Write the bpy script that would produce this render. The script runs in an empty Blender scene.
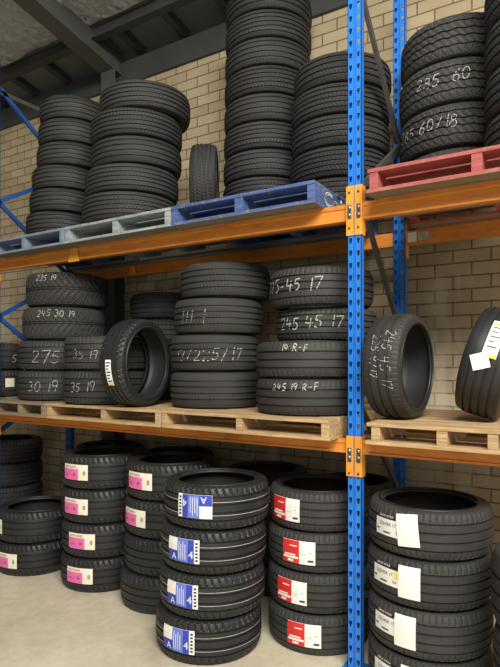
import bpy, math, random
from math import sin, cos, pi, sqrt, atan2, asin
from mathutils import Vector, Matrix
random.seed(7)
C = bpy.context.scene.collection
YAW = math.radians(32.05); FPX = 559.0; CX = 250.0; HY = 362.0; EYE = 1.65
SY, CY_ = sin(YAW), cos(YAW)

def floor_pt(px, d):
    u = (px-CX)/FPX
    return d*(-SY+u*CY_), d*(CY_+u*SY)
def on_plane(px, Y):                      # X where the sight line through column px meets the plane Y
    u = (px-CX)/FPX
    d = Y/(CY_+u*SY)
    return d*(-SY+u*CY_)

# ------------------------------------------------------------------ materials
def new_mat(name):
    m = bpy.data.materials.new(name); m.use_nodes = True
    nt = m.node_tree; b = nt.nodes['Principled BSDF']
    return m, nt, b
def ramp(nt, fac, stops):
    r = nt.nodes.new('ShaderNodeValToRGB')
    e = r.color_ramp.elements
    while len(e) < len(stops): e.new(0.5)
    for i, (p, c) in enumerate(stops):
        e[i].position = p; e[i].color = (*c, 1)
    nt.links.new(fac, r.inputs['Fac']); return r.outputs['Color']
def noise(nt, scale, detail=4, rough=.6, coord='Object', stretch=None):
    tc = nt.nodes.new('ShaderNodeTexCoord'); src = tc.outputs[coord]
    if stretch:
        mp = nt.nodes.new('ShaderNodeMapping'); mp.inputs['Scale'].default_value = stretch
        nt.links.new(src, mp.inputs['Vector']); src = mp.outputs['Vector']
    n = nt.nodes.new('ShaderNodeTexNoise')
    n.inputs['Scale'].default_value = scale; n.inputs['Detail'].default_value = detail
    n.inputs['Roughness'].default_value = rough
    nt.links.new(src, n.inputs['Vector']); return n.outputs['Fac']
def bump(nt, b, h, strength=.3, dist=.01):
    n = nt.nodes.new('ShaderNodeBump'); n.inputs['Strength'].default_value = strength
    n.inputs['Distance'].default_value = dist
    nt.links.new(h, n.inputs['Height']); nt.links.new(n.outputs['Normal'], b.inputs['Normal'])
def simple(name, c, rough=.6, metal=0, var=.15, scale=12, bstr=0, stretch=None, spec=.5):
    m, nt, b = new_mat(name)
    f = noise(nt, scale, stretch=stretch)
    lo = tuple(x*(1-var) for x in c); hi = tuple(min(1, x*(1+var)) for x in c)
    nt.links.new(ramp(nt, f, [(.3, lo), (.7, hi)]), b.inputs['Base Color'])
    b.inputs['Roughness'].default_value = rough; b.inputs['Metallic'].default_value = metal
    b.inputs['Specular IOR Level'].default_value = spec
    if bstr: bump(nt, b, f, bstr)
    return m
def rubber(name, c, rough=.62, dust=.35):
    m, nt, b = new_mat(name)
    f = noise(nt, 9, 5, .65); g = noise(nt, 90, 2)
    oi = nt.nodes.new('ShaderNodeObjectInfo')
    dusty = tuple(x*(1+dust)+.004 for x in c)
    col = ramp(nt, f, [(.35, c), (.75, dusty)])
    hs = nt.nodes.new('ShaderNodeHueSaturation')
    mr = nt.nodes.new('ShaderNodeMapRange'); mr.inputs['To Min'].default_value = .85; mr.inputs['To Max'].default_value = 1.18
    nt.links.new(oi.outputs['Random'], mr.inputs['Value']); nt.links.new(mr.outputs['Result'], hs.inputs['Value'])
    nt.links.new(col, hs.inputs['Color']); nt.links.new(hs.outputs['Color'], b.inputs['Base Color'])
    b.inputs['Roughness'].default_value = rough
    b.inputs['Specular IOR Level'].default_value = .45
    bump(nt, b, g, .25, .002)
    return m
M = {}
M['tread'] = rubber('rubber_tread', (.021, .0205, .020))
M['tread_warm'] = rubber('rubber_tread_used', (.027, .026, .0245), .66)
M['tread_new'] = rubber('rubber_tread_new', (.017, .017, .0175), .48, .15)
M['side'] = rubber('rubber_sidewall', (.019, .0187, .0185), .48)
M['liner'] = rubber('rubber_liner', (.014, .014, .014), .55, .2)
M['chalk'] = simple('chalk', (.40, .40, .375), .95, var=.25, scale=60)
M['white_line'] = simple('tread_paint_line', (.55, .55, .54), .8, var=.3, scale=30)
M['paper'] = simple('label_paper', (.82, .82, .78), .6, var=.04)
M['cream'] = simple('label_cream', (.80, .78, .62), .6, var=.04)
M['worn_paper'] = simple('sticker_paper_worn', (.42, .38, .30), .7, var=.35, scale=40)
M['pink'] = simple('label_pink', (.80, .16, .42), .55, var=.12)
M['label_blue'] = simple('label_blue', (.035, .06, .42), .5, var=.12)
M['label_midblue'] = simple('label_mid_blue', (.14, .20, .62), .5, var=.12)
M['label_red'] = simple('label_red', (.62, .03, .025), .5, var=.12)
M['label_yellow'] = simple('label_yellow', (.80, .60, .12), .5, var=.1)
M['ink'] = simple('label_ink', (.03, .03, .035), .6, var=.1)
M['ink_red'] = simple('label_ink_red', (.35, .02, .05), .6, var=.1)
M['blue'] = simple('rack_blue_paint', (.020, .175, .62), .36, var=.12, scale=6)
M['blue_dark'] = simple('rack_blue_paint_dark', (.013, .075, .27), .45, var=.2, scale=6)  # darker blue for the posts and braces of the far frame
M['galv'] = simple('brace_grey_steel', (.10, .10, .095), .5, .4, var=.2)
M['bolt'] = simple('bolt_steel', (.45, .45, .43), .35, .8)
M['plate_dark'] = simple('lock_plate_steel', (.09, .09, .085), .45, .5)
def paint_orange():
    m, nt, b = new_mat('beam_orange_paint')
    f = noise(nt, 5, 6, .7, stretch=(1, 4, 4))
    nt.links.new(ramp(nt, f, [(.30, (.44, .13, .03)), (.48, (.62, .22, .035)), (.72, (.70, .27, .04))]), b.inputs['Base Color'])
    b.inputs['Roughness'].default_value = .42
    return m
M['orange'] = paint_orange()
M['orange_clip'] = simple('connector_orange_paint', (.78, .32, .035), .42, var=.08)
def wood(name, dark, light, grain=(1.2, 14, 14), raw=None):
    m, nt, b = new_mat(name)
    f = noise(nt, 5, 6, .65, stretch=grain); g = noise(nt, 2.2, 3)
    mx = nt.nodes.new('ShaderNodeMix'); mx.data_type = 'RGBA'; mx.blend_type = 'MULTIPLY'
    mx.inputs['Factor'].default_value = .5
    nt.links.new(ramp(nt, f, [(.3, dark), (.7, light)]), mx.inputs['A'])
    nt.links.new(ramp(nt, g, [(.3, (.6, .6, .6)), (.7, (1.1, 1.1, 1.1))]), mx.inputs['B'])
    out = mx.outputs['Result']
    if raw:                               # the underside of the bottom boards was never painted
        tc = nt.nodes.new('ShaderNodeTexCoord'); sp = nt.nodes.new('ShaderNodeSeparateXYZ')
        nt.links.new(tc.outputs['Object'], sp.inputs[0])
        lt_ = nt.nodes.new('ShaderNodeMath'); lt_.operation = 'LESS_THAN'; lt_.inputs[1].default_value = .0025
        nt.links.new(sp.outputs['Z'], lt_.inputs[0])
        wn = noise(nt, 22, 4, .7)         # paint worn off in scuffs
        wm = nt.nodes.new('ShaderNodeMapRange'); wm.inputs['From Min'].default_value = .55; wm.inputs['From Max'].default_value = .63; wm.inputs['To Max'].default_value = .7
        nt.links.new(wn, wm.inputs['Value'])
        mxm = nt.nodes.new('ShaderNodeMath'); mxm.operation = 'MAXIMUM'
        nt.links.new(lt_.outputs[0], mxm.inputs[0]); nt.links.new(wm.outputs['Result'], mxm.inputs[1])
        m2 = nt.nodes.new('ShaderNodeMix'); m2.data_type = 'RGBA'
        nt.links.new(mxm.outputs[0], m2.inputs['Factor']); nt.links.new(out, m2.inputs['A'])
        nt.links.new(ramp(nt, f, [(.3, tuple(.7*c for c in raw)), (.7, raw)]), m2.inputs['B']); out = m2.outputs['Result']
    nt.links.new(out, b.inputs['Base Color'])
    b.inputs['Roughness'].default_value = .8
    bump(nt, b, f, .3, .004)
    return m
M['pine'] = wood('pallet_pine', (.30, .18, .08), (.66, .47, .25))
M['pine_dull'] = wood('pallet_pine_weathered', (.20, .15, .095), (.36, .28, .18))
M['greywood'] = wood('pallet_weathered_grey', (.17, .21, .23), (.44, .48, .48), raw=(.20, .18, .15))
M['bluewood'] = wood('pallet_blue_paint', (.025, .055, .19), (.10, .17, .38), raw=(.24, .21, .17))
M['palebluewood'] = wood('pallet_faded_blue_paint', (.13, .18, .27), (.28, .34, .43), raw=(.16, .15, .13))
M['redwood'] = wood('pallet_red_paint', (.27, .045, .045), (.46, .12, .11), raw=(.27, .20, .12))

def brick_mat():
    m, nt, b = new_mat('yellow_brick')
    tc = nt.nodes.new('ShaderNodeTexCoord')
    sp = nt.nodes.new('ShaderNodeSeparateXYZ'); cb = nt.nodes.new('ShaderNodeCombineXYZ')
    nt.links.new(tc.outputs['Object'], sp.inputs[0])
    nt.links.new(sp.outputs['X'], cb.inputs['X']); nt.links.new(sp.outputs['Z'], cb.inputs['Y'])
    br = nt.nodes.new('ShaderNodeTexBrick')
    br.inputs['Scale'].default_value = 1; br.inputs['Brick Width'].default_value = .245
    br.inputs['Row Height'].default_value = .0895; br.inputs['Mortar Size'].default_value = .0058
    br.inputs['Mortar Smooth'].default_value = .25; br.inputs['Bias'].default_value = 0
    br.inputs['Color1'].default_value = (.40, .322, .20, 1); br.inputs['Color2'].default_value = (.49, .405, .265, 1)
    br.inputs['Mortar'].default_value = (.185, .135, .085, 1)
    nt.links.new(cb.outputs[0], br.inputs['Vector'])
    n1 = noise(nt, 2.0, 5); n2 = noise(nt, 40, 3)
    mx = nt.nodes.new('ShaderNodeMix'); mx.data_type = 'RGBA'; mx.blend_type = 'MULTIPLY'
    mx.inputs['Factor'].default_value = 1
    nt.links.new(br.outputs['Color'], mx.inputs['A'])
    nt.links.new(ramp(nt, n1, [(.3, (.82, .81, .80)), (.7, (1.08, 1.08, 1.08))]), mx.inputs['B'])
    # pale drips and patches of old paint, low on the wall
    n3 = noise(nt, 2.3, 3, .5, stretch=(1.6, 1, .32))
    mr = nt.nodes.new('ShaderNodeMapRange'); mr.inputs['From Min'].default_value = .53; mr.inputs['From Max'].default_value = .60
    mr.inputs['To Max'].default_value = .45
    nt.links.new(n3, mr.inputs['Value'])
    lz = nt.nodes.new('ShaderNodeMapRange'); lz.inputs['From Min'].default_value = 2.5; lz.inputs['From Max'].default_value = 2.2
    nt.links.new(sp.outputs['Z'], lz.inputs['Value'])
    mu = nt.nodes.new('ShaderNodeMath'); mu.operation = 'MULTIPLY'
    nt.links.new(mr.outputs['Result'], mu.inputs[0]); nt.links.new(lz.outputs['Result'], mu.inputs[1])
    m2 = nt.nodes.new('ShaderNodeMix'); m2.data_type = 'RGBA'
    nt.links.new(mu.outputs[0], m2.inputs['Factor']); nt.links.new(mx.outputs['Result'], m2.inputs['A'])
    m2.inputs['B'].default_value = (.62, .58, .44, 1)
    nt.links.new(m2.outputs['Result'], b.inputs['Base Color'])
    b.inputs['Roughness'].default_value = .9; b.inputs['Specular IOR Level'].default_value = .2
    ad = nt.nodes.new('ShaderNodeMath'); ad.operation = 'MULTIPLY_ADD'; ad.inputs[1].default_value = -1; 
    nt.links.new(br.outputs['Fac'], ad.inputs[0])
    s2 = nt.nodes.new('ShaderNodeMath'); s2.operation = 'MULTIPLY'; s2.inputs[1].default_value = .25
    nt.links.new(n2, s2.inputs[0]); nt.links.new(s2.outputs[0], ad.inputs[2])
    bump(nt, b, ad.outputs[0], .6, .008)
    return m
M['brick'] = brick_mat()
def concrete():
    m, nt, b = new_mat('floor_concrete')
    f = noise(nt, 1.7, 7, .65); g = noise(nt, 14, 5, .7)
    mx = nt.nodes.new('ShaderNodeMix'); mx.data_type = 'RGBA'; mx.blend_type = 'MULTIPLY'; mx.inputs['Factor'].default_value = .6
    nt.links.new(ramp(nt, f, [(.32, (.50, .435, .31)), (.5, (.65, .585, .44)), (.7, (.74, .68, .54))]), mx.inputs['A'])
    nt.links.new(ramp(nt, g, [(.3, (.78, .77, .75)), (.65, (1.05, 1.05, 1.05))]), mx.inputs['B'])
    nt.links.new(mx.outputs['Result'], b.inputs['Base Color'])
    b.inputs['Roughness'].default_value = .55
    bump(nt, b, g, .08, .004)
    return m
M['concrete'] = concrete()
M['roof_steel'] = simple('roof_structure_grey', (.062, .066, .064), .55, .1, var=.15, scale=3)
M['rafter'] = simple('rafter_grey_paint', (.082, .084, .076), .5, var=.15, scale=3)
M['sheet'] = simple('roof_sheet', (.20, .21, .215), .5, .2, var=.12, scale=4)
def foil():
    m, nt, b = new_mat('insulation_foil')
    f = noise(nt, 26, 8, .8)
    vo = nt.nodes.new('ShaderNodeTexVoronoi'); vo.inputs['Scale'].default_value = 16
    tc = nt.nodes.new('ShaderNodeTexCoord'); nt.links.new(tc.outputs['Object'], vo.inputs['Vector'])
    nt.links.new(ramp(nt, f, [(.3, (.50, .51, .53)), (.62, (.95, .96, .98))]), b.inputs['Base Color'])
    b.inputs['Metallic'].default_value = .6; b.inputs['Roughness'].default_value = .3
    ad = nt.nodes.new('ShaderNodeMath'); ad.operation = 'ADD'
    nt.links.new(f, ad.inputs[0]); nt.links.new(vo.outputs['Distance'], ad.inputs[1])
    bump(nt, b, ad.outputs[0], 1.0, .03)
    return m
M['foil'] = foil()

# ------------------------------------------------------------------ mesh helpers
class MB:
    def __init__(s): s.v = []; s.f = []
    def add(s, v, f):
        n = len(s.v); s.v += [tuple(p) for p in v]; s.f += [tuple(i+n for i in q) for q in f]
    def box(s, x0, x1, y0, y1, z0, z1):
        s.add([(x0,y0,z0),(x1,y0,z0),(x1,y1,z0),(x0,y1,z0),(x0,y0,z1),(x1,y0,z1),(x1,y1,z1),(x0,y1,z1)],
              [(0,3,2,1),(4,5,6,7),(0,1,5,4),(1,2,6,5),(2,3,7,6),(3,0,4,7)])
    def bar(s, a, b, w, h, up=(1,0,0)):
        a, b = Vector(a), Vector(b); d = (b-a).normalized(); u = Vector(up); u = (u-d*u.dot(d)).normalized(); r = d.cross(u)
        pts = []
        for p in (a, b):
            for i, j in ((-1,-1),(1,-1),(1,1),(-1,1)): pts.append(p+u*(i*w/2)+r*(j*h/2))
        s.add(pts, [(0,1,2,3),(7,6,5,4),(0,4,5,1),(1,5,6,2),(2,6,7,3),(3,7,4,0)])
    def extrude_x(s, prof, x0, x1):
        n = len(prof)
        s.add([(x0,y,z) for y, z in prof]+[(x1,y,z) for y, z in prof],
              [(i,(i+1)%n,n+(i+1)%n,n+i) for i in range(n)]+[tuple(range(n-1,-1,-1)), tuple(range(n,2*n))])
    def cyl(s, c, axis, r, h, n=14):
        axis = Vector(axis).normalized(); t = axis.orthogonal().normalized(); q = axis.cross(t); c = Vector(c)
        v = [c+t*(r*cos(2*pi*i/n))+q*(r*sin(2*pi*i/n)) for i in range(n)]
        v += [p+axis*h for p in v]
        s.add(v, [(i,(i+1)%n,n+(i+1)%n,n+i) for i in range(n)]+[tuple(range(n-1,-1,-1)), tuple(range(n,2*n))])
    def mesh(s, name, mat, smooth=False):
        me = bpy.data.meshes.new(name); me.from_pydata(s.v, [], s.f); me.materials.append(mat)
        if smooth: me.shade_smooth()
        me.update(); return me
    def build(s, name, mat, parent=None, smooth=False, bevel=0):
        o = link(name, s.mesh(name, mat, smooth), parent)
        if bevel:
            b = o.modifiers.new('Bevel', 'BEVEL'); b.width = bevel; b.segments = 2; b.limit_method = 'ANGLE'
        return o
def link(name, data, parent=None):
    o = bpy.data.objects.new(name, data); C.objects.link(o)
    if parent: o.parent = parent
    return o
def tag(o, label, cat, group=None):
    o['label'] = label; o['category'] = cat
    if group: o['group'] = group
    return o
def thing(name, label, cat, loc=(0,0,0), group=None):
    o = link(name, None); o.location = loc; o.empty_display_size = .05
    return tag(o, label, cat, group)
def structure(o):
    o['kind'] = 'structure'; return o

# ------------------------------------------------------------------ tyres
NSEG = 240
KINDS = {   # grooves: (centre as share of half tread, half width m)
 'highway': dict(g=[(-.66,.0055),(-.22,.006),(.22,.006),(.66,.0055)], lat='sipe', mat='tread'),
 'usedrib': dict(g=[(-.60,.006),(-.22,.006),(.18,.006),(.56,.005)], lat='sipe', mat='tread_warm'),
 'plain':   dict(g=[(-.60,.005),(-.2,.006),(.2,.006),(.60,.005)], lat='none', mat='tread_new'),
 'fine':    dict(g=[(-.78,.004),(-.42,.0045),(-.05,.0045),(.32,.0045),(.70,.004)], lat='sipe', mat='tread'),
 'sport':   dict(g=[(-.50,.0045),(-.02,.005),(.42,.0045)], lat='shoulder', mat='tread_new'),
 'sport4':  dict(g=[(-.60,.004),(-.20,.005),(.22,.005),(.62,.003)], lat='shoulder', mat='tread_new'),
 'worn':    dict(g=[(-.55,.006),(-.05,.006),(.45,.006)], lat='light', mat='tread_warm'),
 'rib':     dict(g=[(-.66,.004),(-.25,.005),(.18,.005),(.60,.004)], lat='edge', mat='tread_warm'),
 'chevron': dict(g=[(-.08,.003),(.08,.003)], lat='chevron', mat='tread_warm'),
 'zigzag':  dict(g=[(-.62,.005),(-.18,.004),(.20,.004),(.62,.005)], lat='zig', mat='tread_warm'),
}
def crown_r(R, wt, z):                    # smooth outer radius at height z from the middle
    t = abs(z)/wt
    return R-.014*t**4
_tyre_cache = {}
def tyre_meshes(kind, R, W, rim):
    key = (kind, R, W, rim)
    if key in _tyre_cache: return _tyre_cache[key]
    K = KINDS[kind]; wt = .425*W; gs = [(c*wt, h) for c, h in K['g']]
    zs = set()
    n0 = 20
    cand = [-wt+2*wt*i/n0 for i in range(n0+1)]
    for z in cand:
        if all(abs(z-c) > h+.004 for c, h in gs): zs.add(round(z, 5))
    rows = [(z, 0) for z in zs]
    for c, h in gs:
        rows += [(c-h-.0006, 0), (c-h+.0006, 1), (c+h-.0006, 1), (c+h+.0006, 0)]
    rows.sort()
    sh = []                               # shoulder rows (r, z) below and above the tread
    for t in (.25, .55, .85, 1.0):
        a = t*pi/2
        sh.append((R-.014-.034*(1-cos(a)), wt+(.478*W-wt)*sin(a)))
    R_join, z_join = sh[-1]
    verts = []; faces = []
    allrows = [(-z, r, 's') for r, z in reversed(sh)]+[(z, crown_r(R, wt, z), g) for z, g in rows]+[(z, r, 's') for r, z in sh]
    lat = K['lat']; seg = 2*pi*R/NSEG
    for z, r, g in allrows:
        for i in range(NSEG):
            th = 2*pi*i/NSEG; rr = r; zz = z
            if g == 1: rr = r-.009
            elif g == 's':
                if lat in ('shoulder', 'zig', 'chevron') and i % 5 == 0 and abs(z) < .46*W: rr = r-.005
                elif lat in ('sipe', 'edge') and i % 3 == 0 and abs(z) < .45*W: rr = r-.003
            else:
                a = abs(z)/wt
                if lat == 'sipe':
                    if i % 3 == int(z*200) % 3: rr = r-.003
                elif lat == 'shoulder':
                    k = int(round(z/seg*.45))
                    if a > .62 and (i+k) % 5 == 0: rr = r-.006
                elif lat == 'edge':
                    if a > .66 and i % 4 == 0: rr = r-.004
                    elif a < .66 and i % 3 == 0: rr = r-.0007
                elif lat == 'light':
                    if a > .70 and i % 4 == 0: rr = r-.0025
                elif lat == 'chevron':
                    k = int(round(abs(z)/seg*.9))
                    if (i+k) % 6 == 0: rr = r-.007
                    elif a > .5 and (i+k) % 6 == 3: rr = r-.004
                elif lat == 'zig':
                    if (i+int(round(z/seg))) % 5 == 0: rr = r-.004
            if lat == 'zig' and g != 's':
                ph = (i % 10)/10; zz += .004*(abs(ph-.5)*4-1)*(1-(abs(z)/wt)**2)
            verts.append((rr*cos(th), rr*sin(th), zz+W/2))
    nr = len(allrows)
    for j in range(nr-1):
        for i in range(NSEG):
            i2 = (i+1) % NSEG
            faces.append((j*NSEG+i, j*NSEG+i2, (j+1)*NSEG+i2, (j+1)*NSEG+i))
    mb = MB(); mb.v = verts; mb.f = faces
    tread = mb.mesh('tread', M[K['mat']])
    # sidewalls
    def rev(prof, n=96):
        v = [(r*cos(2*pi*i/n), r*sin(2*pi*i/n), z) for r, z in prof for i in range(n)]
        f = [(j*n+i, j*n+(i+1) % n, (j+1)*n+(i+1) % n, (j+1)*n+i) for j in range(len(prof)-1) for i in range(n)]
        b = MB(); b.v = v; b.f = f; return b
    hs = R_join-rim
    up = [(R_join+.001, z_join-.002), (R_join-.012*1, .487*W), (R_join-.20*hs, .492*W), (R_join-.22*hs, .496*W), (R_join-.40*hs, .498*W),
          (R_join-.42*hs, .4935*W), (R_join-.62*hs, .488*W), (R_join-.64*hs, .484*W), (rim+.022, .455*W), (rim+.018, .462*W), (rim+.008, .452*W), (rim, .43*W), (rim+.002, .40*W)]
    lo = [(r, -z) for r, z in reversed(up)]
    side_u = rev([(r, z+W/2) for r, z in up]).mesh('sidewall_upper', M['side'], True)
    side_l = rev([(r, z+W/2) for r, z in lo]).mesh('sidewall_lower', M['side'], True)
    li = [(rim+.002, .40*W), (rim+.03, .39*W), (R_join-.4*hs, .44*W), (R-.035, .40*W), (R-.024, .25*W), (R-.02, 0)]
    li = li+[(r, -z) for r, z in reversed(li[:-1])]
    liner = rev([(r, z+W/2) for r, z in li], 72).mesh('inner_liner', M['liner'], True)
    _tyre_cache[key] = (tread, side_u, side_l, liner); return _tyre_cache[key]

def make_tyre(label, kind, R, W, rim=.225, group=None, name='tyre'):
    t = thing(name, label, 'tyre', group=group)
    a, b, c, d = tyre_meshes(kind, R, W, rim)
    link('tread', a, t); link('sidewall', b, t); link('sidewall', c, t); link('inner_liner', d, t)
    t['_k'] = 0; del t['_k']
    return t
# wrapped patches: x runs round the tyre (to the right for someone facing it), y up, from the middle of the tread
LS = 1.0
def wrap(pts, R, W, th0, z0, off):
    wt = .425*W; out = []
    for x, y in pts:
        z = z0+y; r = crown_r(R, wt, z)+off; th = th0+x/R
        out.append((r*cos(th), r*sin(th), z+W/2))
    return out
def patch(name, mat, parent, R, W, th0, z0, x0, x1, y0, y1, off, rot=0, skew=0):
    x0, x1, y0, y1 = x0*LS, x1*LS, y0*LS, y1*LS
    nx = max(1, int((x1-x0)/.012)); ny = max(1, int((y1-y0)/.03))
    p = [(x0+(x1-x0)*i/nx, y0+(y1-y0)*j/ny) for j in range(ny+1) for i in range(nx+1)]
    if rot: p = [(x*cos(rot)-y*sin(rot), x*sin(rot)+y*cos(rot)) for x, y in p]
    n1 = nx+1
    f = [(j*n1+i, j*n1+i+1, (j+1)*n1+i+1, (j+1)*n1+i) for j in range(ny) for i in range(nx)]
    mb = MB()
    a = wrap(p, R, W, th0, z0, off); b = wrap(p, R, W, th0, z0, off-.0012)
    mb.add(a, f); mb.add(b, [tuple(reversed(q)) for q in f])
    N = len(p); ring = list(range(nx+1))+[j*n1+nx for j in range(1, ny+1)]+[ny*n1+i for i in range(nx-1, -1, -1)]+[j*n1 for j in range(ny-1, 0, -1)]
    mb.f += [(ring[k], ring[k-1], ring[k-1]+N, ring[k]+N) for k in range(len(ring))]
    return mb.build(name, mat, parent)
_font_cache = {}
def font_mesh(text):
    if text in _font_cache: return _font_cache[text]
    cu = bpy.data.curves.new('t', 'FONT'); cu.body = text; cu.size = 1; cu.resolution_u = 3
    o = bpy.data.objects.new('t', cu); C.objects.link(o)
    dg = bpy.context.evaluated_depsgraph_get(); me = bpy.data.meshes.new_from_object(o.evaluated_get(dg))
    v = [(p.co.x, p.co.y) for p in me.vertices]; f = [tuple(q.vertices) for q in me.polygons]
    bpy.data.objects.remove(o); bpy.data.curves.remove(cu); bpy.data.meshes.remove(me)
    _font_cache[text] = (v, f); return v, f
def lettering(name, mat, parent, R, W, th0, z0, text, x, y, h, off, rot=0, width=None):
    v, f = font_mesh(text)
    x, y, h = x*LS, y*LS, h*LS; width = width and width*LS
    w = max(p[0] for p in v); sx = h*1.4 if width is None else width/w
    p = [(x+a*sx, y+b*h*1.4) for a, b in v]
    if rot: p = [(a*cos(rot)-b*sin(rot), a*sin(rot)+b*cos(rot)) for a, b in p]
    mb = MB(); mb.add(wrap(p, R, W, th0, z0, off), f)
    return mb.build(name, mat, parent)

def label_pink(t, R, W, th, z, rot=0):
    global LS; LS = 1.28
    L = patch('label', M['cream'], t, R, W, th, z, -.085, .085, -.043, .043, .003, rot)
    L['label'] = 'white and pink paper label'
    patch('pink_panel', M['pink'], L, R, W, th, z, -.084, .026, -.042, .018, .0042, rot)
    lettering('lettering', M['ink_red'], L, R, W, th, z, 'ANTARES', -.072, .024, .011, .0045, rot, .084)
    lettering('lettering', M['ink_red'], L, R, W, th, z, 'o - 8', -.07, -.02, .016, .0052, rot, .08)
    lettering('rating_mark', M['ink'], L, R, W, th, z, '8', .055, -.014, .024, .0045, rot)
    LS = 1.0
def label_blue(t, R, W, th, z, rot=0):
    global LS; LS = 1.22
    L = patch('label', M['paper'], t, R, W, th, z, -.085, .085, -.052, .052, .003, rot)
    L['label'] = 'blue and white paper label'
    patch('blue_panel', M['label_blue'], L, R, W, th, z, -.084, .060, -.051, .051, .0042, rot)
    patch('pale_blue_panel', M['label_midblue'], L, R, W, th, z, -.025, .030, -.048, .050, .0052, rot)
    patch('white_panel', M['paper'], L, R, W, th, z, -.084, -.027, -.004, .051, .0056, rot)
    for k in range(4):
        patch('text_line', M['paper'], L, R, W, th, z, -.018+k*.011, -.0155+k*.011, -.040, .040-.012*(k % 2), .006, rot)
    lettering('lettering', M['paper'], L, R, W, th, z, 'A', -.06, -.045, .030, .0056, rot)
    lettering('lettering', M['paper'], L, R, W, th, z, '4', .034, -.03, .034, .0056, rot)
    for k in range(6):
        patch('edge_text', M['ink'], L, R, W, th, z, .066, .078, -.042+k*.015, -.034+k*.015, .0042, rot)
    LS = 1.0
def label_red(t, R, W, th, z, rot=0):
    global LS; LS = 1.28
    L = patch('label', M['paper'], t, R, W, th, z, -.078, .078, -.050, .050, .003, rot)
    L['label'] = 'red and white paper label'
    patch('red_panel', M['label_red'], L, R, W, th, z, -.077, .006, -.049, .049, .0042, rot)
    patch('text_line', M['paper'], L, R, W, th, z, -.066, -.012, -.016, -.010, .0052, rot)
    patch('text_line', M['paper'], L, R, W, th, z, -.072, .002, -.029, -.020, .0052, rot)
    patch('text_line', M['paper'], L, R, W, th, z, -.050, -.022, -.043, -.034, .0052, rot)
    patch('text_line', M['paper'], L, R, W, th, z, -.04, -.005, .024, .028, .0052, rot)
    lettering('lettering', M['ink'], L, R, W, th, z, '- r', .016, -.012, .013, .0045, rot)
    lettering('lettering', M['ink'], L, R, W, th, z, '-', .052, -.004, .02, .0045, rot)
    patch('barcode', M['ink'], L, R, W, th, z, .046, .070, -.037, -.029, .0045, rot)
    LS = 1.0
def label_white(t, R, W, th, z, tagx=.105, tagrot=0, sticker=True):
    global LS; LS = 1.22
    L = patch('label', M['paper'], t, R, W, th, z, -.085, .055, -.033, .033, .003)
    L['label'] = 'white paper size label'
    lettering('lettering', M['paper'], t, R, W, th, z, 'DRIVE XTRA', -.065, .041, .008, .0035, 0, .075)
    lettering('lettering', M['ink'], L, R, W, th, z, '225/45R 17', -.062, .008, .013, .0045, 0, .085)
    lettering('lettering', M['ink'], L, R, W, th, z, '94', .022, -.020, .013, .0045)
    patch('text_line', M['ink'], L, R, W, th, z, -.04, -.005, -.022, -.017, .0045)
    patch('text_line', M['ink'], L, R, W, th, z, -.078, -.062, -.012, -.007, .0045)
    patch('yellow_panel', M['label_yellow'], L, R, W, th, z, .028, .054, .0, .032, .0042)
    s = patch('paper_tag', M['paper'], t, R, W, th, z, tagx-.043, tagx+.043, -.062, .062, .008, tagrot)
    s['label'] = 'blank white paper tag taped over the label'

    LS = 1.0
# ------------------------------------------------------------------ chalk handwriting
def arc(cx, cy, rx, ry, a0, a1, n=10):
    return [(cx+rx*cos(math.radians(a0+(a1-a0)*i/n)), cy+ry*sin(math.radians(a0+(a1-a0)*i/n))) for i in range(n+1)]
GL = {
 '0': [arc(.3,.5,.27,.48,90,450,16)], '1': [[(.3,1),(.28,0)]],
 '2': [arc(.28,.74,.26,.25,160,-30,8)+[(.05,.03),(.6,.05)]],
 '3': [arc(.26,.75,.24,.23,140,-80,8)+arc(.26,.27,.28,.26,80,-140,9)],
 '4': [[(.12,1),(.05,.42),(.62,.45)],[(.45,.8),(.42,0)]],
 '5': [[(.58,1),(.15,.97),(.10,.58)]+arc(.27,.32,.29,.30,110,-140,10)],
 '6': [[(.48,1),(.2,.7)]+arc(.30,.28,.26,.27,150,510,14)],
 '7': [[(.02,.95),(.62,1),(.25,0)]],
 '8': [arc(.3,.75,.2,.23,270,-90,12)+arc(.3,.26,.27,.26,90,450,12)],
 '9': [arc(.28,.72,.24,.26,0,360,12)+[(.5,.7),(.36,0)]],
 'R': [[(.1,0),(.14,1)]+arc(.2,.76,.34,.23,85,-90,8)+[(.6,0)]],
 'F': [[(.12,0),(.14,1),(.6,1)],[(.13,.52),(.48,.54)]],
 '-': [[(.1,.45),(.5,.48)]], '/': [[(.5,1.05),(.08,-.05)]], '.': [[(.2,.02),(.28,.05)]], 'x': [[(.05,.9),(.55,.1)],[(.5,.95),(.1,.05)]],
}
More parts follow.
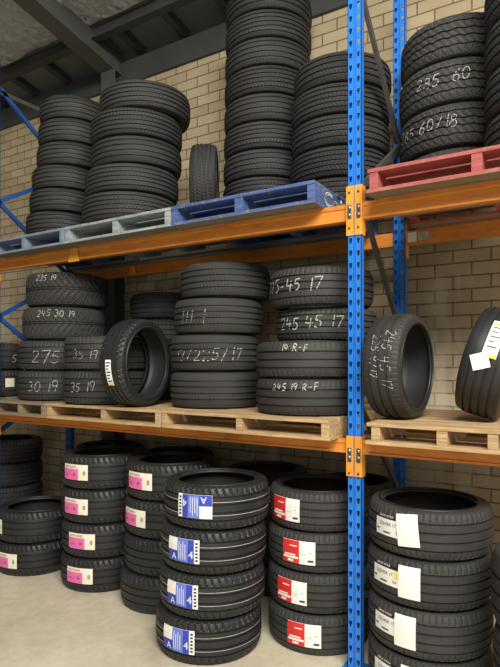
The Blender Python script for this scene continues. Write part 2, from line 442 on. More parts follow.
def chalk(t, kind, R, W, th0, z0, text, h, thick=.005, slant=.12, sp=.70, fade=.10):
    wt = .425*W; gs = [(c*wt, g) for c, g in KINDS[kind]['g']]
    x = 0; rnd = random.Random(text+str(z0))
    adv = lambda c: (.45 if c == ' ' else .42 if c in '1.' else sp)*h
    total = sum(adv(c) for c in text)
    import re
    for word in [q for q in re.split(r'([ ]|(?<=[/-])(?=.))', text) if q]:
        if word == ' ': x += .45*h; continue
        mb = MB()
        for c in word:
            jy = rnd.uniform(-.08, .08); js = rnd.uniform(.80, .98); wgt = rnd.uniform(.8, 1.1)
            for st in GL[c]:
                pts = []
                for (a, b), (a2, b2) in zip(st, st[1:]):
                    L = sqrt((a2-a)**2+(b2-b)**2)*h; n = max(1, int(L/.005))
                    pts += [(a+(a2-a)*k/n, b+(b2-b)*k/n) for k in range(n)]
                pts.append(st[-1])
                P = [(x-total/2+(a*js+b*slant)*h, (b*js-.5+jy)*h) for a, b in pts]
                for (a, b), (a2, b2) in zip(P, P[1:]):
                    dx, dy = a2-a, b2-b; L = sqrt(dx*dx+dy*dy) or 1
                    z = z0+(b+b2)/2
                    if rnd.random() < fade: continue
                    ing = any(abs(z-c_) < g-.001 for c_, g in gs)
                    if ing and rnd.random() < .45: continue
                    w = thick*wgt*rnd.uniform(.3, .55); nx, ny = -dy/L*w, dx/L*w
                    q = [(a-nx, b-ny), (a2-nx, b2-ny), (a2+nx, b2+ny), (a+nx, b+ny)]
                    mb.add(wrap(q, R, W, th0, z0, .0012 if not ing else .0003), [(3, 2, 1, 0)])
            x += adv(c)
        if mb.v:
            o = mb.build('chalk_writing', M['chalk'], t); o['label'] = 'white chalk handwriting'
def lines(t, R, W, zs, w=.0022):
    wt = .425*W; mb = MB(); n = 120
    for z in zs:
        v = []
        for zz in (z-w/2, z+w/2):
            for i in range(n): 
                r = crown_r(R, wt, zz)+.001; v.append((r*cos(2*pi*i/n), r*sin(2*pi*i/n), zz+W/2))
        mb.add(v, [(i, (i+1) % n, n+(i+1) % n, n+i) for i in range(n)])
    mb.build('painted_line', M['white_line'], t)['label'] = 'thin white paint lines round the tread'

def place(t, px, d, z, th_extra=0):
    """stand a flat-lying tyre with its centre on the sight line through column px at view depth d; local +X looks at the viewer"""
    X, Y = floor_pt(px, d)
    t.location = (X, Y, z); t.rotation_euler = (0, 0, atan2(-Y, -X)+th_extra)
    return X, Y
def th_for(dpx, R, d):                    # angle round the tyre of a mark dpx columns right of its centre
    return asin(max(-.97, min(.97, dpx/(R*FPX/d))))

ORD = ['bottom', 'second from bottom', 'third from bottom', 'fourth from bottom', 'fifth from bottom', 'sixth from bottom', 'seventh from bottom', 'eighth from bottom', 'ninth from bottom']
def stack(what, where, d, z0, items, group, base='black'):
    """items, bottom first: (px, kind, R, W, extra description or '')"""
    z = z0; out = []
    n = len(items)
    for i, it in enumerate(items):
        px, kind, R, W = it[:4]; ex = it[4] if len(it) > 4 else ''; dd = it[5] if len(it) > 5 else d
        pos = 'topmost' if i == n-1 else ORD[i]
        lab = f'{what}{" "+ex if ex else ""}, {pos} {where}'
        t = make_tyre(lab, kind, R, W, group=group)
        place(t, px, dd, z+.0005)
        out.append((t, kind, R, W, dd, px)); z += W+.001
    return out

# ================================================================== setting
K_ = 4.0/3.95
WALL_Y = 4.0
def zr(z): return EYE+(z-EYE)*K_
f = MB(); f.box(-11, 5, -7, WALL_Y+.3, -.12, 0); structure(f.build('floor', M['concrete']))
w = MB(); w.box(-11, 5, WALL_Y, WALL_Y+.24, 0, zr(4.325)); structure(w.build('wall_back', M['brick']))
e = MB(); e.box(-11, 5, WALL_Y-.03, WALL_Y+.16, zr(4.325), zr(4.54)); structure(e.build('trim_1', M['roof_steel']))
SL = .2
def roof_z(Y): return zr(4.665)+SL*(WALL_Y-Y)
s = MB(); y0, y1 = 0.6, WALL_Y+.5
s.add([(-11,y0,roof_z(y0)),(5,y0,roof_z(y0)),(5,y1,roof_z(y1)),(-11,y1,roof_z(y1)),
       (-11,y0,roof_z(y0)+.03),(5,y0,roof_z(y0)+.03),(5,y1,roof_z(y1)+.03),(-11,y1,roof_z(y1)+.03)],
      [(0,3,2,1),(4,5,6,7),(0,1,5,4),(1,2,6,5),(2,3,7,6),(3,0,4,7)])
structure(s.build('ceiling', M['sheet']))
for k in range(16):                       # roof sheet ribs seen between the eave and the first purlin
    X = -7.0+.53*k+.06
    b = MB(); b.bar((X, 3.70, roof_z(3.70)-.035), (X, 4.05, roof_z(4.05)-.035), .075, .07)
    structure(b.build('ceiling_rib', M['roof_steel']))
for Yp in (3.66, 2.45, 1.3):
    b = MB(); zt = roof_z(Yp)
    b.box(-11, 5, Yp-.03, Yp+.03, zt-.115, zt-.01); b.box(-11, 5, Yp-.055, Yp+.03, zt-.125, zt-.115)
    structure(b.build('roof_purlin', M['roof_steel']))
fo = MB(); nx, ny = 150, 44; rr = random.Random(3)   # sagging crinkled foil between the purlins
for j in range(ny+1):
    for i in range(nx+1):
        x = -11+16*i/nx; y = .7+(3.58-.7)*j/ny
        sag = .035*abs(sin(pi*(y-1.3)/1.18))
        fo.v.append((x, y, roof_z(y)-.03-sag+rr.uniform(-.014, .014)))
fo.f = [(j*(nx+1)+i, (j+1)*(nx+1)+i, (j+1)*(nx+1)+i+1, j*(nx+1)+i+1) for j in range(ny) for i in range(nx)]
structure(fo.build('ceiling_insulation', M['foil']))
XR = -4.045                               # steel rafter and the column under it
ra = MB()
def sl_box(mb, x0, x1, ya, yb, o0, o1):
    z = lambda Y, o: zr(4.41)+o+SL*(WALL_Y-Y)
    mb.add([(x0,ya,z(ya,o0)),(x1,ya,z(ya,o0)),(x1,yb,z(yb,o0)),(x0,yb,z(yb,o0)),(x0,ya,z(ya,o1)),(x1,ya,z(ya,o1)),(x1,yb,z(yb,o1)),(x0,yb,z(yb,o1))],
           [(0,3,2,1),(4,5,6,7),(0,1,5,4),(1,2,6,5),(2,3,7,6),(3,0,4,7)])
sl_box(ra, XR-.105, XR+.085, .6, 3.99, 0, .014); sl_box(ra, XR+.02, XR+.045, .6, 3.99, .014, .225); sl_box(ra, XR-.105, XR+.085, .6, 3.99, .225, .24)
structure(ra.build('roof_rafter', M['rafter']))
co = MB(); co.box(XR-.09, XR+.09, 3.86, 3.872, 0, zr(4.46)); co.box(XR-.005, XR+.005, 3.872, 3.988, 0, zr(4.46)); co.box(XR-.09, XR+.09, 3.988, 4.0, 0, zr(4.46))
structure(co.build('column', M['rafter']))

# ================================================================== racking
YF = 2.82; YB = 3.60; XC = -1.109; XL = -4.30; XRT = 1.40; HT = 4.2
UPB, UPT = 2.41, 2.50                     # upper beam bottom, top
LOB, LOT = 1.160, 1.235
def post_mesh(X, Y, z0, z1, W=.077, D=.042):
    mb = MB(); th = .003
    strips = [(X-W/2, X-.005), (X+.005, X+W/2)]
    pitch = .066; hh = .030; hw = .016
    for a, b in strips:
        c = (a+b)/2; z = z0+.03
        mb.box(a, c-hw/2, Y, Y+th, z0, z1); mb.box(c+hw/2, b, Y, Y+th, z0, z1)
        prev = z0
        while z+hh < z1:
            mb.box(c-hw/2, c+hw/2, Y, Y+th, prev, z)
            # teardrop: narrow the foot of the hole
            mb.box(c-hw/2, c-hw/2+.003, Y, Y+th, z, z+hh*.4); mb.box(c+hw/2-.003, c+hw/2, Y, Y+th, z, z+hh*.4)
            prev = z+hh; z += pitch
        mb.box(c-hw/2, c+hw/2, Y, Y+th, prev, z1)
    mb.box(X-.005, X+.005, Y+.006, Y+.009, z0, z1)
    mb.box(X-.006, X-.004, Y, Y+.009, z0, z1); mb.box(X+.004, X+.006, Y, Y+.009, z0, z1)
    mb.box(X-W/2, X-W/2+th, Y, Y+D, z0, z1); mb.box(X+W/2-th, X+W/2, Y, Y+D, z0, z1)
    mb.box(X-W/2, X-W/2+.018, Y+D-th, Y+D, z0, z1); mb.box(X+W/2-.018, X+W/2, Y+D-th, Y+D, z0, z1)
    return mb
def frame(label, X, fn, bn, bracemat, postmat):
    t = thing('rack_upright_frame', label, 'rack frame', (0, 0, 0), 'upright frames of the tyre rack')
    for Y in (YF, YB):
        post_mesh(X, Y, .008, HT).build('post', M[postmat], t)
        b = MB(); b.box(X-.07, X+.07, Y-.025, Y+.095, 0, .008); b.build('base_plate', M[postmat], t)
    nodes = []
    for zf, zb in zip(fn, bn): nodes += [(YF+.05, zf), (YB+.015, zb)]
    if X < -4: nodes = nodes[:-1]
    for (ya, za), (yb, zb) in zip(nodes, nodes[1:]):
        b = MB(); b.bar((X, ya, za), (X, yb, zb), .022, .034); b.build('brace', M[bracemat], t)
    if X < -4:
        b = MB(); b.bar((X, YF+.05, 3.93), (X, YB+.015, 3.93), .022, .034); b.build('brace', M['galv'], t)
    return t
frame('blue perforated upright frame with dark grey braces standing between the two bays', XC, (3.72, 2.58, 1.44, .40), (3.06, 1.86, .80, .12), 'galv', 'blue')
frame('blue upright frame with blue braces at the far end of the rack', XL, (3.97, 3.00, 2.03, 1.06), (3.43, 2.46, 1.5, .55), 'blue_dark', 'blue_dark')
frame('blue upright frame at the near end of the rack', XRT, (3.72, 2.58, 1.44, .40), (3.06, 1.86, .80, .12), 'galv', 'blue')

def beam(label, x0, x1, Y, zb, zt, front, ends, plate, bits):
    t = thing('rack_beam', label, 'rack beam', (0, 0, 0), 'orange beams of the tyre rack')
    s = 1 if front else -1
    Y0 = Y if front else Y+.065
    h = zt-zb
    prof = [(Y0, zb), (Y0, zb+.012), (Y0+s*.006, zb+.016), (Y0+s*.006, zt-.026), (Y0, zt-.022), (Y0, zt), (Y0+s*.045, zt), (Y0+s*.045, zb)]
    if not front: prof = prof[::-1]
    b = MB(); b.extrude_x(prof, x0, x1); b.build('rail', M['orange'], t)
    p0, p1 = plate
    for sx, X in ends:                    # connector: sx=+1 the rail starts here, -1 it ends here
        yo = YF-.007 if front else Y+.065
        b = MB()
        xa, xb = (X+.003, X+.044) if sx > 0 else (X-.044, X-.003)
        b.box(xa, xb, yo, yo+.005, p0, p1)
        xs = (X+.0395, X+.044) if sx > 0 else (X-.044, X-.0395)
        if front: b.box(xs[0], xs[1], YF-.003, YF+.045, p0, p1)
        else: b.box(xs[0], xs[1], Y+.015, Y+.066, p0, p1)
        pl = b.build('connector', M['orange_clip'], t, bevel=.001)
        if front:
            c = (xa+xb)/2+(.002*sx)
            for zz, r, m in bits:
                q = MB(); q.cyl((c, yo+.0005, zz), (0, -1, 0), r, .006); q.build('bolt', M[m], pl, True)
            zc = bits[0][0]
            q = MB(); q.box(c-.0115, c+.0115, yo-.0025, yo, zc-.062, zc+.014); q.build('lock_plate', M['plate_dark'], pl, bevel=.003)
    return t
ub = [(2.475, .009, 'bolt'), (2.435, .009, 'bolt'), (2.365, .006, 'plate_dark'), (2.555, .006, 'plate_dark')]
lb = [(1.178, .009, 'bolt'), (1.142, .009, 'bolt'), (1.058, .006, 'plate_dark')]
beam('orange front beam carrying the blue and grey pallets of the top shelf', XL+.042, XC-.042, YF+.012, UPB, UPT, True, [(1, XL), (-1, XC)], (2.325, 2.59), ub)
beam('orange front beam under the red pallet', XC+.042, XRT-.042, YF+.012, UPB, UPT, True, [(1, XC), (-1, XRT)], (2.325, 2.59), ub)
beam('orange front beam under the row of pine pallets with chalked tyres', XL+.042, XC-.042, YF+.012, LOB, LOT, True, [(1, XL), (-1, XC)], (1.04, 1.255), lb)
beam('orange front beam under the pine pallet with two standing tyres', XC+.042, XRT-.042, YF+.012, LOB, LOT, True, [(1, XC), (-1, XRT)], (1.04, 1.255), lb)
beam('orange rear beam of the top shelf, above the four-high chalked stacks', XL+.042, XC-.042, YB, UPB, UPT, False, [(1, XL), (-1, XC)], (2.33, 2.58), ub)
rb = beam('orange rear beam of the top shelf with a torn white sticker', XC+.042, XRT-.042, YB, UPB, UPT, False, [(1, XC), (-1, XRT)], (2.33, 2.58), ub)
beam('orange rear beam low behind the chalked tyres', XL+.042, XC-.042, YB, LOB, LOT, False, [(1, XL), (-1, XC)], (1.04, 1.255), lb)
beam('orange rear beam low behind the two standing tyres', XC+.042, XRT-.042, YB, LOB, LOT, False, [(1, XC), (-1, XRT)], (1.04, 1.255), lb)
xs0 = on_plane(408, YB+.02); xs1 = on_plane(438, YB+.02)
# torn sticker on the rear beam
b = MB(); b.box(xs0, xs0+.055, YB+.0185-.003, YB+.0195, 2.425, 2.488)
st = b.build('sticker', M['cream'], rb); st['label'] = 'torn white sticker'
b = MB(); b.box(xs0+.065, xs0+.135, YB+.017, YB+.0195, 2.43, 2.485); b.build('sticker', M['worn_paper'], rb)
# bright orange saddle clips that hold the cross bars on the beams
def saddle(label, X, Y, zt, face, wb=.12, wt_=.07, h=.10):
    t = MB()
    y0, y1 = (Y-.010, Y-.002)
    t.add([(X-wb/2, y0, zt-h), (X+wb/2, y0, zt-h), (X+wt_/2, y0, zt), (X-wt_/2, y0, zt), (X-wb/2, y1, zt-h), (X+wb/2, y1, zt-h), (X+wt_/2, y1, zt), (X-wt_/2, y1, zt)],
          [(0,1,2,3),(7,6,5,4),(0,4,5,1),(1,5,6,2),(2,6,7,3),(3,7,4,0)])
    t.box(X-wt_/2, X+wt_/2, y0, Y+.05, zt, zt+.003)
    o = t.build('saddle_clip', M['orange_clip'], None, bevel=.002)
    return tag(o, label, 'bracket')

# ------------------------------------------------------------------ pallets
def pallet(label, x0, x1, z0, z1, mat, strs, y0=2.70, y1=3.72, inner=None, group='pallets on the rack'):
    t = thing('pallet', label, 'pallet', ((x0+x1)/2, y0, z0), group)
    ox = (x0+x1)/2; inner = inner or mat; rd = random.Random(label)
    tb = .019
    def bx(name, m, parts):
        mb = MB()
        for p in parts: mb.box(p[0]-ox, p[1]-ox, p[2]-y0, p[3]-y0, p[4]-z0, p[5]-z0)
        return mb.build(name, M[m], t, bevel=.002)
    n = 7; pitch = (y1-y0)/n
    bx('top_deck', mat, [(x0+rd.uniform(-.006, .006), x1+rd.uniform(-.006, .006), y0+i*pitch, y0+i*pitch+pitch-.022, z1-tb, z1) for i in range(n)])
    bx('bottom_deck', mat, [(x0+rd.uniform(-.006, .004), x1+rd.uniform(-.004, .006), y, y+.10, z0, z0+tb) for y in (y0, (y0+y1)/2-.05, y1-.12)]
       + [(x0, x1, y0+.115, y0+.20, z0, z0+tb), (x0, x1, y1-.25, y1-.17, z0, z0+tb)])
    for a, b in strs:
        bx('stringer', mat, [(a, b, y0+.004, y1-.01, z0+tb, z1-tb)])
    return t
def at_px(px, Y=2.70): return on_plane(px, Y)
Zu, Zl = 2.62, 1.345
p1 = pallet('faded pale blue pallet at the left end of the top shelf', -4.14, -3.28, UPT, Zu, 'palebluewood', [(-4.13,-4.09),(-3.76,-3.72),(-3.325,-3.28)])
p2 = pallet('weathered grey pallet of the top shelf under the wide five-high stack', -3.265, -2.285, UPT, Zu, 'greywood', [(-3.265,-3.22),(-2.79,-2.745),(-2.33,-2.285)])
p3 = pallet('dark blue pallet of the top shelf with white lettering on its end', -2.272, -1.285, UPT, Zu, 'bluewood', [(-2.272,-2.225),(-1.80,-1.745),(-1.332,-1.287)])
# lettering on the end board of the blue pallet
v, fc = font_mesh('Co')
mb = MB(); yl = .115
for da, db in ((0, 0), (.035, 0), (0, .035), (.035, .035), (.018, -.02)):
    mb.add([(-1.283+.0002*da-(-2.272-1.285)/2, yl+(a+da)*.165, .016+(bb+db)*.112) for a, bb in v], fc)
lt = mb.build('lettering', M['paper'], p3); lt['label'] = 'white stencilled lettering'
mb = MB(); mb.cyl((-1.287-(-2.272-1.285)/2, .22, .088), (1, 0, 0), .009, .003); mb.build('nail_head', M['paper'], p3)
mb = MB(); mb.cyl((-1.287-(-2.272-1.285)/2, .36, .086), (1, 0, 0), .012, .003); mb.build('nail_head', M['paper'], p3)
pallet('red painted pallet on the top shelf of the right bay', -1.0, .06, UPT, Zu, 'redwood', [(-.985,-.94),(-.50,-.452),(.01,.055)])
pallet('raw pine pallet cut off by the left edge of the photo, under chalked tyres', -4.14, -3.485, LOT, Zl, 'pine_dull', [(-4.13,-4.09),(-3.81,-3.77),(-3.53,-3.485)])
pallet('raw pine pallet of the middle shelf below the leaning tyre with a white label', -3.465, -2.365, LOT, Zl, 'pine', [(-3.465,-3.42),(-2.90,-2.86),(-2.41,-2.365)])
pallet('raw pine pallet of the middle shelf below the four-high stack beside the blue post', -2.35, -1.205, LOT, Zl, 'pine', [(-2.35,-2.31),(-1.79,-1.75),(-1.25,-1.205)])
pallet('raw pine pallet carrying the two standing tyres in the right bay', -1.0, .06, LOT, Zl, 'pine', [(-.975,-.93),(-.655,-.605),(-.43,-.385),(.015,.06)])
pallet('pine pallet beyond the left frame, carrying the two dusty tyres', -5.45, -4.38, LOT, Zl, 'pine_dull', [(-5.45,-5.40),(-4.94,-4.89),(-4.43,-4.38)])
beam('orange front beam beyond the left frame, under the two dusty tyres', -5.6, XL-.042, YF+.012, LOB, LOT, True, [(-1, XL)], (1.04, 1.255), lb)
beam('orange rear beam beyond the left frame, under the two dusty tyres', -5.6, XL-.042, YB, LOB, LOT, False, [(-1, XL)], (1.04, 1.255), lb)
saddle('bright orange saddle clip on the upper front beam below the left pallets', on_plane(73, YF), YF+.012, UPT-.005, True)
saddle('orange saddle clip on the shaded upper rear beam', on_plane(133, YB), YB, UPT-.01, True, .10, .03, .085)

# ------------------------------------------------------------------ tyres on the top shelf
R_ = .262; W_ = .1745
stack('small black tyre', 'of six at the top shelf far left', 4.46, Zu,
      [(61, 'highway', R_, W_), (64.5, 'highway', R_, W_), (67, 'highway', R_, W_), (71.5, 'highway', R_, W_), (73, 'highway', R_, W_), (74.5, 'highway', R_, W_)], 'small tyres stacked at the left of the top shelf')
stack('wide tyre', 'of the five leaning on the grey pallet', 4.1, Zu,
      [(130, 'fine', .34, .194), (132.5, 'fine', .335, .19), (137, 'highway', .325, .19), (137, 'fine', .33, .188), (145.5, 'fine', .327, .19)], 'wide tyres stacked on the grey pallet')
W4 = .1955
stack('ribbed tyre', 'of the nine-high stack on the blue pallet', 4.237, Zu,
      [(266, 'highway', .325, .170), (266, 'highway', .325, .170)]+[(266+i*.4, 'highway' if i % 2 else 'fine', .325, W4) for i in range(1, 8)], 'tyres of the tall stack on the blue pallet')
stack('ribbed tyre', 'of the stack behind the blue post, top shelf', 3.75, Zu,
      [(339, 'highway', .322, .178), (339, 'fine', .325, .194), (340, 'highway', .325, .194), (340, 'fine', .325, .194), (342, 'highway', .322, .194)], 'tyres stacked beside the blue post on the top shelf')
def on_floor(X, Y): 
    d = -X*SY+Y*CY_; l = X*CY_+Y*SY
    return CX+FPX*l/d, d
pxN, dN = on_floor(-.735, 3.52)
NN = stack('truck tyre', 'of the stack on the red pallet', dN, Zu,
      [(pxN+1, 'zigzag', .325, .222), (pxN, 'zigzag', .333, .245, 'chalked 285 60 18'), (pxN, 'zigzag', .333, .245, 'chalked 285 60'), (pxN+1, 'zigzag', .33, .245, 'unmarked')], 'tyres stacked on the red pallet')
for (i, s, dp, h) in ((1, '285 60/18', -30, .07), (2, '285  60', -13, .07)):
    t, k, R, W, d, px = NN[i]
    chalk(t, k, R, W, th_for(dp, R, d), .015, s, h)
pxN, dN = on_floor(-.195, 3.10)
stack('used tyre', 'of the stack at the upper right edge', dN, Zu,
      [(pxN, 'highway', .31, .225), (pxN, 'highway', .31, .225), (pxN, 'highway', .31, .225), (pxN, 'highway', .31, .225), (pxN, 'highway', .31, .225)], 'tyres cut off by the upper right edge')

def stand(label, kind, R, W, X, Y, z, yaw=0, tilt=0, group=None, rim=.225):
    """tyre standing on its tread, axis along X turned by yaw, top leaned towards +X by tilt"""
    t = make_tyre(label, kind, R, W, rim, group)
    ax = Vector((cos(yaw)*cos(tilt), sin(yaw)*cos(tilt), -sin(tilt)))
    e1 = Vector((sin(yaw), -cos(yaw), 0))           # local +X: the tread towards the camera side
    e2 = ax.cross(e1)
    m = Matrix((e1, e2, ax)).transposed()
    hc = R*abs(cos(tilt))+W/2*abs(sin(tilt))-.014*abs(sin(tilt))
    c = Vector((X, Y, z+hc))
    t.location = c-ax*(W/2); t.rotation_euler = m.to_euler()
    return t
X, Y = floor_pt(205, 4.1)
stand('narrow tyre standing upright between the two tall stacks on the top shelf', 'fine', .305, .19, X, Y, Zu, yaw=math.radians(33))

# ------------------------------------------------------------------ tyres on the middle shelf
G1 = 'chalked tyres on the middle shelf'
px1_, d1_ = on_floor(-4.67, 3.06)
I1 = stack('dusty tyre', 'at the left edge, middle shelf', d1_, Zl,
      [(px1_, 'rib', .318, .235, 'with a white sticker'), (px1_, 'worn', .318, .235, 'chalked 5 30')], G1)
t, k, R, W, d, px = I1[1]; chalk(t, k, R, W, th_for(25, R, d), -.01, '5 30', .075)
t, k, R, W, d, px = I1[0]; s_ = patch('label', M['cream'], t, R, W, th_for(16, R, d), 0, -.05, .03, -.03, .045, .003); s_['label'] = 'small white sticker'
I2 = stack('chalked tyre', 'of four, second stack from left, middle shelf', 4.63, Zl,
      [(58, 'rib', .315, .238), (59, 'rib', .315, .238), (64.5, 'chevron', .325, .262, 'with chevrons'), (68, 'chevron', .325, .268, 'with chevrons')], G1)
for i, s, dp, z, h in ((0, '30 19', -14, 0, .085), (1, '275 30', 0, -.01, .11), (2, '245 30 19', -8, .075, .055), (3, '235 19', -20, .085, .05)):
    t, k, R, W, d, px = I2[i]; chalk(t, k, R, W, th_for(dp, R, d), z, s, h, .006)
I3 = stack('chalked tyre', 'of two left of the strip-labelled tyre', 4.2, Zl,
      [(106, 'rib', .31, .245), (107, 'rib', .31, .245)], G1)
t, k, R, W, d, px = I3[0]; chalk(t, k, R, W, th_for(-22, R, d), .01, '35 19', .07)
t, k, R, W, d, px = I3[1]; chalk(t, k, R, W, th_for(-20, R, d), -.005, '35 19', .07)
X, Y = -2.69, 2.84
I4 = stand('upright tyre with a white strip label, hollow side showing, left of the ribbed stack', 'sport4', .30, .20, X, Y, Zl, yaw=math.radians(7))
def strip_label(t, R, W):
    L = patch('label', M['paper'], t, R, W, .22, -.005, -.085, .085, -.022, .022, .003)
    L['label'] = 'narrow white strip label'
    for k in range(7): patch('text_line', M['ink'], L, R, W, .22, -.005, -.07+k*.02, -.062+k*.02, -.016, .016-(k % 3)*.008, .0042)
    patch('yellow_panel', M['label_yellow'], L, R, W, .22, -.005, .066, .084, -.021, .021, .0042)
strip_label(I4, .30, .20)
pxB, dB = on_floor(-3.11, 3.63)
stack('dark tyre', 'of the shaded stack behind the strip-labelled tyre', dB, Zl,
      [(pxB, 'rib', .30, .216)]*4, 'shaded tyres behind the middle shelf front row')
J = stack('ribbed tyre', 'of four in the middle shelf centre', 3.87, Zl,
      [(215, 'usedrib', .306, .243), (215, 'usedrib', .306, .243, 'with scrawled chalk'), (219, 'usedrib', .308, .236, 'with faint chalk'), (225.5, 'usedrib', .308, .232)], 'used tyres stacked in the centre of the middle shelf')
t, k, R, W, d, px = J[1]; chalk(t, k, R, W, th_for(-8, R, d), -.01, '17/225/17', .085, .006, fade=.35)
t, k, R, W, d, px = J[2]; chalk(t, k, R, W, th_for(-26, R, d), 0, '111 1', .10, .006, fade=.45)
pxK, dK = on_floor(-1.50, 3.075)
Kk = stack('worn tyre', 'in the stack left of the blue post', dK, Zl,
      [(pxK, 'worn', .322, .213, 'chalked R-F'), (pxK, 'worn', .322, .213, 'chalked R-F')], 'worn tyres chalked R-F')
Kk[1][0]['label'] = Kk[1][0]['label'].replace('topmost', 'second from bottom')
for i, z in ((0, .062), (1, .066)):
    t, k, R, W, d, px = Kk[i]; chalk(t, k, R, W, th_for(-14, R, d), z, '19 R-F' if i else '245 19 R-F', .045, .006)
zK = Zl+2*.214
px2, d2 = on_floor(-1.485, 3.24); px3, d3 = on_floor(-1.475, 3.19)
K2 = []
for (lab, kind, R, W, px, d, z, s, dp, zz) in (
   ('ribbed tyre chalked 245 45 17 lying third from bottom left of the blue post', 'rib', .315, .20, px2+3, d2, zK, '245 45 17', -17, .01),
   ('ribbed tyre chalked 225-45 17, topmost of the stack left of the blue post', 'rib', .32, .232, px3, d3, zK+.201, '225-45 17', -32, .01)):
    t = make_tyre(lab, kind, R, W, group='tyres chalked with sizes beside the blue post'); place(t, px, d, z+.001)
    chalk(t, kind, R, W, th_for(dp, R, d), zz, s, .078, .0075, fade=.03)
L1 = stand('worn tyre standing just right of the blue post with chalk writing round its tread', 'worn', .282, .212, -.918, 2.99, Zl, yaw=math.radians(-5))
chalk(L1, 'worn', .282, .212, -.15, .045, '245 45 17', .058, .004, fade=.2)
chalk(L1, 'worn', .282, .212, -.2, -.02, '225 9/17', .046, .004, fade=.35)
L2 = stand('tyre leaning right with a yellow and white label and a torn tag', 'plain', .283, .225, -.465, 3.10, Zl, tilt=math.radians(16))
def long_label(t, R, W):
    L = patch('label', M['paper'], t, R, W, -.46, .012, -.10, .10, -.034, .034, .003); L['label'] = 'long white label with a yellow end'
    patch('yellow_panel', M['label_yellow'], L, R, W, -.46, .012, .082, .099, -.033, .033, .0042)
    for k in range(5): patch('text_line', M['ink'], L, R, W, -.46, .012, -.06+k*.026, -.054+k*.026, -.024, .022-(k % 2)*.02, .0042)
    patch('yellow_panel', M['label_yellow'], L, R, W, -.46, .012, -.085, -.07, -.03, .03, .0042)
    s = patch('paper_tag', M['paper'], t, R, W, -.02, -.018, -.038, .038, -.040, .040, .005, .5); s['label'] = 'small torn white paper tag'
long_label(L2, .283, .225)

# ------------------------------------------------------------------ tyres on the floor
A = stack('pink-labelled tyre', 'of two at the left edge of the floor', 4.58, 0,
      [(37, 'sport', .313, .248), (38, 'sport', .313, .248)], 'new tyres with pink labels')
for i, dp in ((0, -28), (1, -40)):
    t, k, R, W, d, px = A[i]; label_pink(t, R, W, th_for(dp, R, d), .0)
B = stack('pink-labelled tyre', 'of the left four-high floor stack', 4.28, 0,
      [(104, 'sport', .316, .244), (105, 'sport', .316, .244), (104.5, 'sport', .316, .244), (104.5, 'sport', .316, .244)], 'new tyres with pink labels')
for i, dp in ((0, -23), (1, -22), (2, -27), (3, -27)):
    t, k, R, W, d, px = B[i]; label_pink(t, R, W, th_for(dp, R, d), .005)
Cc = stack('new tyre', 'just left of the blue-labelled stack', 3.93, 0,
      [(166, 'sport', .314, .245, 'without label'), (170, 'sport', .316, .245, 'without label'), (171, 'sport', .318, .245, 'with pink label'), (172, 'sport', .318, .245, 'with pink label')], 'new tyres with pink labels')
for i, dp in ((2, -35), (3, -31)):
    t, k, R, W, d, px = Cc[i]; label_pink(t, R, W, th_for(dp, R, d), .008)
D = stack('blue-labelled tyre', 'of the stack with white tread lines', 3.32, 0,
      [(209, 'sport4', .312, .243), (212.5, 'sport4', .309, .243), (214, 'sport4', .309, .243), (217, 'sport4', .308, .243)], 'new tyres with blue labels')
for i, dp, r in ((0, -29, 0), (1, -29, 0), (2, -29, 0), (3, -21, pi)):
    t, k, R, W, d, px = D[i]; label_blue(t, R, W, th_for(dp, R, d), .012, r); lines(t, R, W, (-.033, .038))
pxE, dE = on_floor(-1.455, 3.115)
E = stack('red-labelled tyre', 'of the stack beside the blue post foot', dE, 0,
      [(pxE, 'rib', .307, .229), (pxE, 'rib', .307, .229), (pxE, 'rib', .307, .229), (pxE+.5, 'rib', .305, .229)], 'new tyres with red labels')
for i, dp in ((0, -14), (1, -26), (2, -19), (3, -32)):
    t, k, R, W, d, px = E[i]; label_red(t, R, W, th_for(dp, R, d), .005)
F = stack('white-tagged tyre', 'of the floor stack right of the post', 2.9, 0,
      [(429, 'rib', .308, .236), (429, 'rib', .308, .236), (428.5, 'rib', .308, .236), (429.5, 'rib', .308, .236)], 'new tyres with blank white tags')
for i, dp, tx, tr in ((0, -36, .10, 0), (1, -35, .068, 0), (2, -36, .092, .0), (3, -34, .072, .10)):
    t, k, R, W, d, px = F[i]; label_white(t, R, W, th_for(dp, R, d), .012, tx, tr)
pxG, dG = on_floor(-.085, 2.75)
stack('plain dark tyre', 'at the lower right photo edge', dG, 0,
      [(pxG, 'rib', .325, .25), (pxG, 'rib', .325, .25), (pxG, 'worn', .335, .33, 'with bulging side')], 'tyres at the lower right edge')
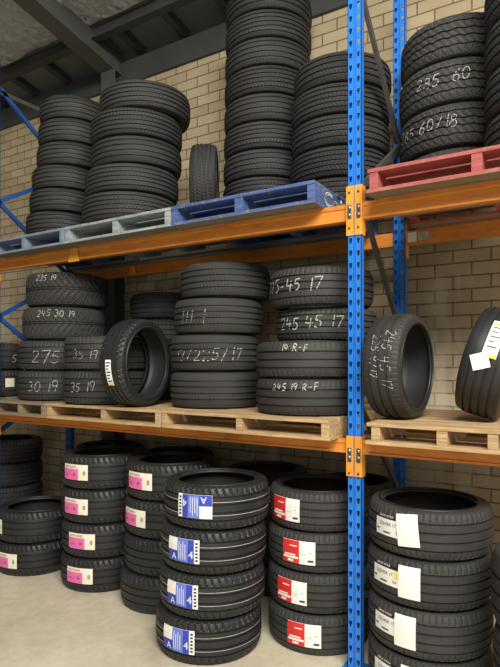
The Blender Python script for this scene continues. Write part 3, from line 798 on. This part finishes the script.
for lab, X, Y, R, W, n, grp in (('behind the two pink-labelled tyres at the left edge', -5.05, 3.5, .31, .222, 4, 'left'), ('in shade behind the tyres without label', -3.03, 3.68, .31, .225, 4, 'a'), ('in shade behind the left four-high floor stack', -3.83, 3.67, .30, .225, 4, 'd'),
      ('in shade behind the blue-labelled stack', -2.14, 3.64, .32, .214, 4, 'b'), ('in shade behind the red-labelled stack', -1.455, 3.708, .278, .208, 4, 'c')):
    px, d = on_floor(X, Y)
    o = stack('dark tyre', lab, d, 0, [(px, 'rib', R, W)]*n, 'shaded tyres in the back row on the floor')
    if grp == 'b':
        t, k, R, W, d, px = o[3]; s_ = patch('label', M['paper'], t, R, W, th_for(4, R, d), -.02, -.018, .018, -.06, .05, .003); s_['label'] = 'small white label'

# ------------------------------------------------------------------ light, camera
def area(name, loc, target, sx, sy, power, col):
    l = bpy.data.lights.new(name, 'AREA'); l.shape = 'RECTANGLE'; l.size = sx; l.size_y = sy; l.energy = power; l.color = col
    o = bpy.data.objects.new(name, l); C.objects.link(o); o.location = loc
    o.rotation_euler = (Vector(target)-Vector(loc)).to_track_quat('-Z', 'Y').to_euler(); return o
area('roller_door_daylight', (3.2, -5.0, 2.2), (-1.6, 3.0, 1.2), 5, 3.6, 110, (1.0, .98, .95))
area('skylight_daylight', (2.0, -1.45, 5.65), (-1.0, 3.0, 1.9), 4.5, 1.8, 860, (1.0, .955, .87))
wd = bpy.data.worlds.new('World'); bpy.context.scene.world = wd; wd.use_nodes = True
bg = wd.node_tree.nodes['Background']; bg.inputs['Color'].default_value = (.92, .96, 1.0, 1); bg.inputs['Strength'].default_value = .05
cam = bpy.data.cameras.new('Camera'); co_ = bpy.data.objects.new('Camera', cam); C.objects.link(co_)
co_.location = (0, 0, EYE); co_.rotation_euler = (pi/2, 0, YAW)
cam.sensor_fit = 'VERTICAL'; cam.sensor_height = 36; cam.lens = FPX/667*36
cam.shift_y = (HY-333.5)/667; cam.clip_end = 100
sc = bpy.context.scene; sc.camera = co_
sc.view_settings.view_transform = 'Standard'; sc.view_settings.look = 'None'
sc.view_settings.exposure = 0.0; sc.view_settings.gamma = 1; sc.view_settings.use_curve_mapping = False
